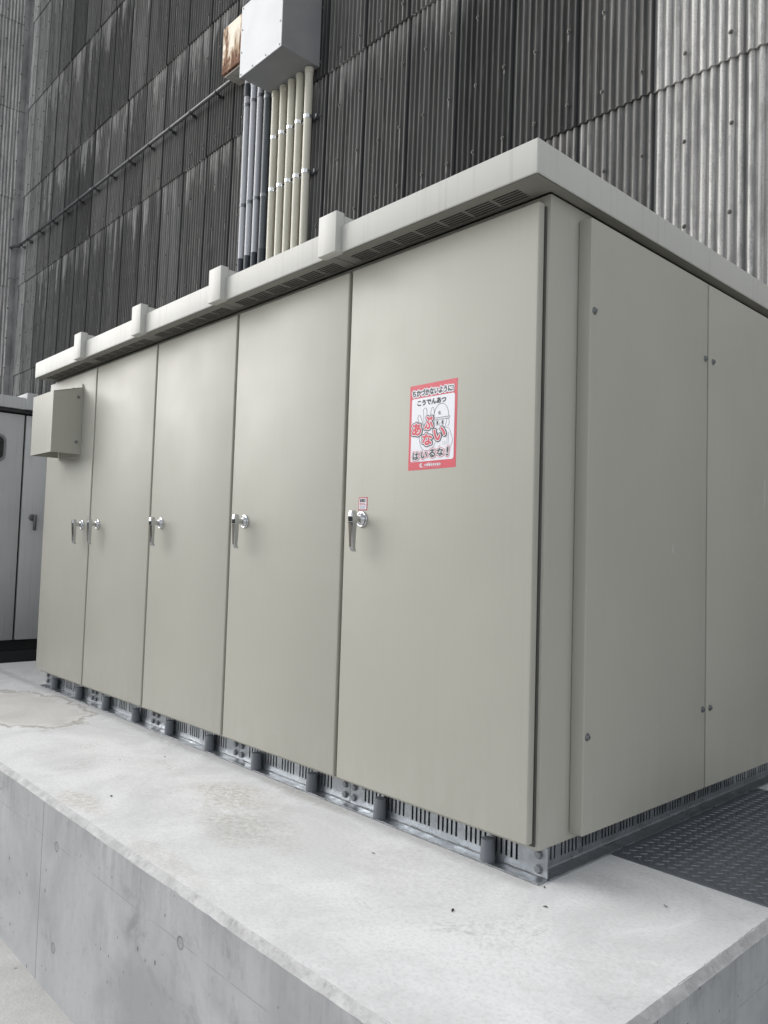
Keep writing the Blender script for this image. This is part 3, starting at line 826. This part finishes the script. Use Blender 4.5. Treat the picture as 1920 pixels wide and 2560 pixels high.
def rrect(bm, y0, y1, z0, z1, r, x0, x1, mi=0):
    pts = []
    for (cy, cz, s) in ((y1-r, z1-r, 0), (y0+r, z1-r, 1), (y0+r, z0+r, 2), (y1-r, z0+r, 3)):
        for q in range(7):
            a_ = (s + q/6)*PI/2; pts.append((cy+r*math.cos(a_), cz+r*math.sin(a_)))
    A = [bm.verts.new((x0, y, z)) for y, z in pts]; B = [bm.verts.new((x1, y, z)) for y, z in pts]
    bm.faces.new(B).material_index = mi; bm.faces.new(list(reversed(A))).material_index = mi
    for i in range(len(pts)): bm.faces.new((A[i], A[(i+1) % len(pts)], B[(i+1) % len(pts)], B[i])).material_index = mi
bm = BM(); rrect(bm, .02, .318, 1.735, 1.99, .06, FX-.002, FX+.008); win = finish('window', bm, GASKET, od[0])
bm = BM(); rrect(bm, .042, .296, 1.757, 1.968, .045, FX+.0, FX+.0095); finish('pane', bm, GLASS, od[0])
bm = BM(); lathe(bm, (FX, .585, 1.235), (1, 0, 0), ((0, .032), (.006, .032), (.01, .024), (.03, .016)), 20)
box(bm, FX+.03, FX+.052, .585-.0, .613, 1.115, 1.262, .006, 2); finish('handle', bm, CLAMPD, od[1])
pt = thing('concrete_plinth', 'dark damp concrete plinth under the old grey cabinet', 'plinth')
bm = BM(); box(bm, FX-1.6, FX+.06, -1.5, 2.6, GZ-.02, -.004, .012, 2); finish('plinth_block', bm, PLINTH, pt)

# ================================================================ BOXES AND PIPES ON THE WALL
wb = thing('junction_box', 'large white metal junction box high on the corrugated wall', 'junction box')
bm = BM(); box(bm, -6.23, -5.41, 2.648, WD-.03, 6.463, 7.302, .003, 1); finish('box_body', bm, m_plain('darker_grey_box', (.29, .295, .305), .45, 0, .08, 3), wb)  # body in a darker grey than the white front cover
bm = BM(); box(bm, -6.236, -5.404, 2.636, 2.647, 6.456, 7.308, .003, 1); fc = finish('front_cover', bm, WHITEB, wb)
bm = BM(); lathe(bm, (0, 0, 0), (0, -1, 0), ((0, .011), (.005, .009), (.007, .003)), 10); s0 = finish('cover_screw', bm, CLAMPD, fc)
i = 0
for x in (-6.205, -5.965, -5.70, -5.435):
    for z in (6.485, 6.75, 7.02, 7.28):
        if x in (-5.965, -5.70) and z in (6.75, 7.02): continue
        o = s0 if i == 0 else s0.copy()
        if i: COL.objects.link(o)
        o.location = (x, 2.636, z); i += 1
rbx = thing('rusted_box', 'smaller rust-stained box on the wall behind the white junction box', 'junction box')
bm = BM(); box(bm, -7.10, -6.27, 2.90, WD-.03, 6.99, 7.60, .004, 1); finish('box_body', bm, RUST, rbx)
bm = BM(); box(bm, -7.08, -6.29, 2.93, WD-.035, 6.966, 6.986, .003, 1); lathe(bm, (-6.95, 3.04, 6.968), (0, 0, -1), ((0, .03), (.01, .03), (.012, .02)), 16); finish('gland_plate', bm, m_plain('dirty_white_steel', (.42, .40, .36), .5, 0, .3, 8), rbx)

def clampbm(r):
    bm = BM(); n = 24
    for (ra_, rb2, h) in ((r+.0008, r+.004, .020),):
        o1 = ring(bm, Vector((0, 0, -h)), Vector((1, 0, 0)), Vector((0, 1, 0)), rb2, n); o2 = ring(bm, Vector((0, 0, h)), Vector((1, 0, 0)), Vector((0, 1, 0)), rb2, n)
        i1 = ring(bm, Vector((0, 0, -h)), Vector((1, 0, 0)), Vector((0, 1, 0)), ra_, n); i2 = ring(bm, Vector((0, 0, h)), Vector((1, 0, 0)), Vector((0, 1, 0)), ra_, n)
        for j in range(n):
            q = (j+1) % n
            bm.faces.new((o1[j], o1[q], o2[q], o2[j])); bm.faces.new((i1[q], i1[j], i2[j], i2[q]))
            bm.faces.new((o2[j], o2[q], i2[q], i2[j])); bm.faces.new((o1[q], o1[j], i1[j], i1[q]))
    box(bm, r*.2, r+.022, r+.005, r+.009, -.018, .018); box(bm, -r-.022, -r*.2, r+.005, r+.009, -.018, .018)
    return bm
pipes = []
for i, x in enumerate((-6.790, -6.643, -6.492)): pipes.append((x, .0378, PGREY, 'g', i))
pipes.append((-6.328, .0445, PDARK, 'd', 0))
for i, x in enumerate((-6.155, -5.990, -5.830, -5.668, -5.504)): pipes.append((x, .0460, PCREAM, 'c', i))
lab = {('g', 0): 'light grey wall pipe, leftmost of all the vertical pipes', ('g', 1): 'light grey wall pipe, middle one of the three light grey pipes',
       ('g', 2): 'light grey wall pipe standing right beside the dark grey pipe', ('d', 0): 'dark grey wall pipe between the light grey and the cream pipes',
       ('c', 0): 'cream wall pipe standing right beside the dark grey pipe', ('c', 1): 'second cream wall pipe, counted from the dark grey pipe',
       ('c', 2): 'cream wall pipe in the middle of the five cream pipes', ('c', 3): 'cream wall pipe, second from the right end of the row',
       ('c', 4): 'cream wall pipe at the right end with clamp brackets showing'}
cm = {}
PYW = 3.098
for (x, r, m, kd, i) in pipes:
    t = thing('conduit_pipe', lab[(kd, i)], 'pipe', 'vertical conduit pipes on the corrugated wall', loc=(x, PYW, GZ))
    off = Vector((-x, -PYW, -GZ))
    def pp(o): o.parent = t; o.matrix_parent_inverse = Matrix.Translation(off); return o
    top = {'g': 6.99, 'd': 6.99, 'c': 6.455}[kd]
    sleeve = 4.59
    bm = BM()
    if kd == 'c': tube(bm, [(x, PYW, GZ), (x, PYW, top)], r, 24)
    else: tube(bm, [(x, PYW, sleeve-.03), (x, PYW, top)], r, 24)
    pp(finish('pipe', bm, m))
    if kd == 'c':
        bm = BM(); lathe(bm, (x, PYW, 6.39), (0, 0, 1), ((0, r+.0035), (.002, r+.006), (.066, r+.006), (.068, r+.002)), 24); pp(finish('collar', bm, m))
    else:
        bm = BM(); lathe(bm, (x, PYW, GZ), (0, 0, 1), ((0, r+.005), (sleeve-GZ-.006, r+.005), (sleeve-GZ, r+.001)), 24); pp(finish('sleeve', bm, PSLEEVE))
        zt = {0: 6.66, 1: 6.74, 2: 6.80}[i] if kd == 'g' else 6.62
        bm = BM(); lathe(bm, (x, PYW, zt), (0, 0, 1), ((0, r+.001), (.004, r+.006), (.16, r+.006), (.165, r+.001)), 24); pp(finish('collar', bm, PSLEEVE if i != 1 else m))
    zs = {'g': (6.551, 5.262), 'd': (5.244, 6.46), 'c': (5.884, 5.25)}[kd]
    for z in zs:
        key = (kd,)
        if key not in cm:
            o = finish('pipe_clamp', clampbm(r), CLAMP if kd == 'c' else CLAMPD); cm[key] = o
        else: o = cm[key].copy(); COL.objects.link(o)
        o.location = (x, PYW, z); pp(o)
        if kd == 'c' and i == 4:
            bm = BM(); box(bm, x+.02, x+.115, PYW+.050, PYW+.062, z-.022, z+.022, .002, 1); box(bm, x+.095, x+.118, PYW+.03, PYW+.05, z-.022, z+.022, .002, 1); pp(finish('bracket', bm, CLAMPD))
for (z) in (5.884, 5.25, 6.551, 5.262): pass
# rails the clamps bolt to
rail_i = 0
for (xa, xb, z, words_) in ((-6.24, -5.42, 5.884, 'steel strut behind the upper cream pipe clamps'), (-6.24, -5.42, 5.25, 'steel strut behind the lower cream pipe clamps'),
                    (-6.86, -6.26, 6.551, 'steel strut behind the upper grey pipe clamps'), (-6.86, -6.26, 5.262, 'steel strut behind the lower grey pipe clamps')):
    bm = BM(); box(bm, xa, xb, 3.152, 3.176, z-.019, z+.019, .002, 1)
    o = finish('strut', bm, CLAMPD); tag(o, words_, 'strut', 'struts behind the pipe clamps')

# long horizontal conduit
hc = thing('wall_conduit', 'long thin grey conduit running along the corrugated wall to the left corner', 'conduit', loc=(-7.1, 3.08, 7.06))
def hp(o): o.parent = hc; o.matrix_parent_inverse = Matrix.Translation((7.1, -3.08, -7.06)); return o
hz = lambda x: 7.04 + (-7.1 - x)*.0062
bm = BM()
pts = [(-7.09, 3.08, hz(-7.1)), (-15.2, 3.08, hz(-15.2)), (-15.36, 3.075, hz(-15.3)+.012), (-15.5, 3.06, 7.13), (-15.70, 3.05, 7.17), (-15.74, 3.05, 7.172)]
tube(bm, pts, .024, 12); hp(finish('pipe', bm, m_pipe('conduit_grey', (.115, .12, .125), .4)))
bm = BM()
lathe(bm, (0, 0, 0), (1, 0, 0), ((-.016, .026), (-.014, .030), (.014, .030), (.016, .026)), 14)
box(bm, -.016, .016, .0, .10, -.034, -.028); box(bm, -.02, .02, .085, .103, -.066, -.02); box(bm, -.016, .016, .02, .0848, -.06, -.054)
br = finish('bracket', bm, m_plain('dark_bracket', (.06, .062, .066), .5, .5))
for i, x in enumerate((-7.53, -8.21, -8.81, -9.47, -10.14, -10.82, -11.48, -12.14, -12.80, -13.42, -14.11, -14.75, -15.15)):
    o = br if i == 0 else br.copy()
    if i: COL.objects.link(o)
    o.location = (x, 3.08, hz(x)); hp(o)
bm = BM()
for x in (-11.62, -15.32):
    bm = BM(); lathe(bm, (x, 3.078, hz(x)), (1, 0, 0), ((-.05, .025), (-.048, .030), (.048, .030), (.05, .025)), 14); hp(finish("coupling", bm, CLAMPD))

# ================================================================ STICKERS
def text_bm(bm, s, fn, cx, cy, w_, h_, offs=0.0, mi=0, depth=0.0, rot=0.0, shear=0.0):
    """flat lettering: s set in a w_ x h_ box centred on (cx, cy) of the sticker plane"""
    cu = bpy.data.curves.new('t', 'FONT'); cu.body = s; cu.size = 1.0; cu.align_x = 'LEFT'; cu.fill_mode = 'BOTH'; cu.resolution_u = 3
    ob = bpy.data.objects.new('t', cu); COL.objects.link(ob)
    dg = bpy.context.evaluated_depsgraph_get(); dg.update()
    me = bpy.data.meshes.new_from_object(ob.evaluated_get(dg))
    xs_ = [v.co.x for v in me.vertices]; ys_ = [v.co.y for v in me.vertices]
    x0, x1, y0, y1 = min(xs_), max(xs_), min(ys_), max(ys_)
    sx, sy = w_/(x1-x0), h_/(y1-y0)
    vm = []
    cr, sr = math.cos(rot), math.sin(rot)
    shifts = [(0, 0)]
    if offs:
        for rr in ([offs] if offs < .003 else [offs*.5, offs]):
            shifts += [(rr*math.cos(2*PI*q/14), rr*math.sin(2*PI*q/14)) for q in range(14)]
    for si, (ox, oy) in enumerate(shifts):
        vm = []
        for v in me.vertices:
            a_ = (v.co.x-(x0+x1)/2)*sx; b_ = (v.co.y-(y0+y1)/2)*sy; a_ += b_*shear
            vm.append(bm.verts.new(fn(cx + ox + a_*cr - b_*sr, cy + oy + a_*sr + b_*cr, depth + si*6e-6)))
        for p in me.polygons:
            try: bm.faces.new([vm[q] for q in p.vertices]).material_index = mi
            except ValueError: pass
    bpy.data.objects.remove(ob); bpy.data.curves.remove(cu); bpy.data.meshes.remove(me)
def flat_rr(bm, fn, x0, x1, y0, y1, r, depth, mi=0):
    pts = []
    for (cx, cy, s) in ((x1-r, y1-r, 0), (x0+r, y1-r, 1), (x0+r, y0+r, 2), (x1-r, y0+r, 3)):
        for q in range(6):
            a_ = (s+q/5)*PI/2; pts.append((cx+r*math.cos(a_), cy+r*math.sin(a_)))
    bm.faces.new([bm.verts.new(fn(x, y, depth)) for x, y in pts]).material_index = mi
def stroke(bm, fn, pts, wd, depth, mi=0, closed=False):
    P = [Vector((p[0], p[1], 0)) for p in pts]; n = len(P)
    L, R_ = [], []
    for i in range(n):
        a_ = P[i-1] if (i or closed) else P[i]; b_ = P[(i+1) % n] if (i < n-1 or closed) else P[i]
        d = (b_-a_).normalized(); nrm = Vector((-d.y, d.x, 0))*wd/2
        L.append(bm.verts.new(fn(*(P[i]+nrm).xy, depth))); R_.append(bm.verts.new(fn(*(P[i]-nrm).xy, depth)))
    for i in range(n if closed else n-1):
        j = (i+1) % n; bm.faces.new((L[i], L[j], R_[j], R_[i])).material_index = mi
def arc(cx, cy, rx, ry, a0, a1, n=20):
    return [(cx+rx*math.cos(math.radians(a0+(a1-a0)*i/n)), cy+ry*math.sin(math.radians(a0+(a1-a0)*i/n))) for i in range(n+1)]
def emblem(bm, fn, cx, cy, r, depth, mi):
    o = arc(cx, cy, r*1.1, r, 50, 320, 20); i_ = arc(cx+r*.28, cy+r*.05, r*.78, r*.72, 60, 310, 20)
    V1 = [bm.verts.new(fn(*p, depth)) for p in o]; V2 = [bm.verts.new(fn(*p, depth)) for p in i_]
    for q in range(20): bm.faces.new((V1[q], V1[q+1], V2[q+1], V2[q])).material_index = mi
    stroke(bm, fn, arc(cx+r*.35, cy, r*.42, r*.42, 60, 330, 14), r*.2, depth, mi)
    flat_rr(bm, fn, cx+r*1.25, cx+r*1.5, cy-r*.8, cy-r*.5, r*.1, depth, mi)

SX0, SX1, SZ0, SZ1 = -.576, -.346, 1.293, 1.601
SWD, SHT = SX1-SX0, SZ1-SZ0
st = thing('warning_sticker', 'large red and white high-voltage warning sticker on the nearest door', 'sticker', loc=(SX0, 0, SZ0))
sf = lambda u, v, d: (u*SWD, -.0003-d, (1-v)*SHT)               # u right, v down, 0..1, then metres
sfm = lambda x, y, d: (x, -.0003-d, y)                            # metres, y up from the lower edge
U = lambda u: u*SWD
Vv = lambda v: (1-v)*SHT
bm = BM(); box(bm, 0, SWD, -.0006, -.0001, 0, SHT); finish('backing', bm, RED, st, smooth=False)
bm = BM(); flat_rr(bm, sfm, U(.05), U(.955), Vv(.905), Vv(.16), .008, .0008); finish('white_field', bm, SWHITE, st, smooth=False)
# line drawing: open hand and helmeted worker
bm = BM(); D1 = .0012; lw = .0016
def uvp(l): return [(U(a), Vv(b)) for a, b in l]
stroke(bm, sfm, uvp([(.255, .52), (.20, .42), (.185, .385), (.205, .362), (.235, .365), (.265, .40), (.33, .52)]), lw, D1)
stroke(bm, sfm, uvp([(.33, .52), (.315, .36), (.30, .31), (.325, .285), (.36, .285), (.38, .31), (.395, .45)]), lw, D1)
stroke(bm, sfm, uvp([(.45, .45), (.47, .33), (.485, .295), (.52, .29), (.535, .32), (.54, .42)]), lw, D1)
stroke(bm, sfm, uvp([(.22, .60), (.25, .70), (.29, .755), (.36, .785), (.45, .78), (.54, .745), (.58, .70)]), lw, D1)
stroke(bm, sfm, [(U(.685)+a, Vv(.415)+b) for a, b in arc(0, 0, U(.155), .048, 0, 180, 24)], lw, D1)
flat_rr(bm, sfm, U(.52), U(.87), Vv(.422), Vv(.416), .0008, D1)
stroke(bm, sfm, uvp([(.53, .44), (.85, .44), (.865, .43), (.865, .42)]), lw, D1)
stroke(bm, sfm, uvp([(.545, .445), (.54, .52), (.57, .57), (.63, .60), (.70, .595), (.76, .55), (.79, .49), (.80, .44)]), lw*.8, D1)
for cx in (.61, .72):
    flat_rr(bm, sfm, U(cx)-.0032, U(cx)+.0032, Vv(.478)-.0065, Vv(.478)+.0065, .003, D1)
    stroke(bm, sfm, arc(U(cx), Vv(.478), .0066, .0095, 20, 340, 16), lw*.6, D1)
stroke(bm, sfm, uvp([(.665, .475), (.65, .51), (.675, .512)]), lw*.8, D1)
stroke(bm, sfm, uvp([(.61, .555), (.65, .545), (.70, .548)]), lw*.8, D1)
stroke(bm, sfm, [(U(.825)+a, Vv(.485)+b) for a, b in arc(0, 0, .0065, .013, -110, 110, 12)], lw*.8, D1)
stroke(bm, sfm, uvp([(.77, .535), (.84, .55), (.88, .59), (.93, .69), (.92, .725), (.86, .80)]), lw*.8, D1)
stroke(bm, sfm, uvp([(.845, .60), (.84, .80)]), lw*.6, D1); stroke(bm, sfm, uvp([(.66, .74), (.66, .79)]), lw*.6, D1)
stroke(bm, sfm, uvp([(.735, .695), (.735, .73), (.815, .73), (.815, .62)]), lw*.5, D1); stroke(bm, sfm, uvp([(.775, .69), (.775, .73)]), lw*.5, D1)
finish('line_drawing', bm, SBLACK, st, smooth=False)
bm = BM()
T = lambda s, u, v, w_, h_, o, mi, d, rot=0.0, sh=0.0: text_bm(bm, s, sfm, U(u), Vv(v), w_*SWD, h_*SHT, o, mi, d, rot, sh)
T('ちかづかないように!', .49, .098, .86, .072, .0052, 1, .0010); T('ちかづかないように!', .49, .098, .86, .072, .0012, 0, .0014)
T('こうでんあつ', .475, .218, .60, .062, .0012, 0, .0014)
for (s, u, v, w_, h_, rot) in (('あ', .175, .525, .19, .135, -.06), ('ぶ', .425, .462, .18, .14, .10), ('な', .405, .655, .20, .125, -.03), ('い', .665, .605, .215, .125, .22)):
    T(s, u, v, w_, h_, .0085, 0, .0016, rot); T(s, u, v, w_, h_, .0050, 1, .0019, rot); T(s, u, v, w_, h_, .0022, 2, .0022, rot)
for (s, u, v, w_, h_, rot) in (('は', .165, .838, .12, .085, 0), ('い', .345, .832, .13, .072, 0), ('る', .515, .822, .125, .085, 0), ('な', .685, .815, .135, .085, 0), ('!', .835, .815, .035, .095, 0)):
    sh = .12 if s == '!' else 0
    T(s, u, v, w_, h_, .0062, 2, .0016, 0, sh); T(s, u, v, w_, h_, .0042, 1, .0019, 0, sh); T(s, u, v, w_, h_, .0014, 0, .0022, 0, sh)
T('中国電気保安協会', .53, .950, .345, .030, .0003, 1, .0012); T('一般財団法人', .46, .925, .11, .009, 0, 1, .0012)
T('Chugoku Electrical Safety Inspection Association', .485, .975, .44, .008, 0, 1, .0012)
emblem(bm, sfm, U(.29), Vv(.950), .0075, .0012, 1)
emblem(bm, sfm, U(.655), Vv(.365), .0062, .0013, 0)
finish('lettering', bm, [SBLACK, SWHITE, RED], st, smooth=False)

s2 = thing('small_sticker', 'small red-bordered danger sticker just above the nearest door handle', 'sticker', loc=(-.8435, 0, 1.154))
W2, H2 = .051, .0505
bm = BM(); box(bm, 0, W2, -.0006, -.0001, 0, H2); finish('backing', bm, DRED, s2, smooth=False)
bm = BM(); flat_rr(bm, sfm, .0045, W2-.0045, .004, H2-.004, .003, .0008); finish('white_field', bm, SWHITE, s2, smooth=False)
bm = BM()
text_bm(bm, '高電圧', sfm, W2/2, H2*.76, .034, .0125, .0004, 0, .0012); text_bm(bm, 'きけん', sfm, W2/2, H2*.49, .034, .0105, .0004, 1, .0012)
text_bm(bm, 'さわるな', sfm, W2/2, H2*.27, .034, .0065, .0001, 2, .0012)
stroke(bm, sfm, [(.009, .0072), (.041, .0072)], .0011, .0012, 2)
finish('lettering', bm, [SBLACK, DRED, SBLUE], s2, smooth=False)

# ================================================================ small dry leaf scraps on the platform
rl2 = random.Random(2)
leaf_words = {0: 'dark dry leaf scrap lying near the platform front, below the stained patch', 1: 'tiny leaf crumb left of the two middle anchor caps',
              2: 'tiny leaf crumb close to the base channel at the third door', 3: 'small dark crumb in front of the cabinet corner',
              4: 'curled pale and dark leaf scrap near the chequer plate', 5: 'small dark crumb touching the corner of the base channel',
              6: 'bent dry leaf scrap in the lower middle of the platform', 7: 'small dark crumb in the pair below the nearest door'}
for i, (x, y, s) in enumerate(((-1.58, -.605, .020), (-2.063, -.351, .012), (-1.992, -.163, .012), (.100, -.069, .012), (.319, .209, .016), (.021, .039, .012), (-.052, -.291, .017), (-.496, -.187, .010))):
    bm = BM(); n = 6; a0 = rl2.uniform(0, 3)
    L, R_ = [], []
    for q in range(n+1):
        t = q/n; s_ = 0; wd = s*.22*math.sin(PI*min(.96, max(.04, t))); xx = (t-.5)*s*1.25; zz = .0012+.0035*abs(math.sin(t*3+i))
        c_, s_ = math.cos(a0), math.sin(a0)
        L.append(((xx*c_-wd*s_, xx*s_+wd*c_, zz))); R_.append(((xx*c_+wd*s_, xx*s_-wd*c_, zz*.6)))
    Lv = [bm.verts.new(p) for p in L]; Rv = [bm.verts.new(p) for p in R_]
    for q in range(n): bm.faces.new((Lv[q], Lv[q+1], Rv[q+1], Rv[q]))
    bmesh.ops.solidify(bm, geom=bm.faces[:], thickness=.0006)
    o = finish('dry_leaf', bm, LEAF, smooth=False); o.location = (x, y, .0005)
    tag(o, leaf_words[i], 'leaf scrap', 'dry leaf scraps on the platform')
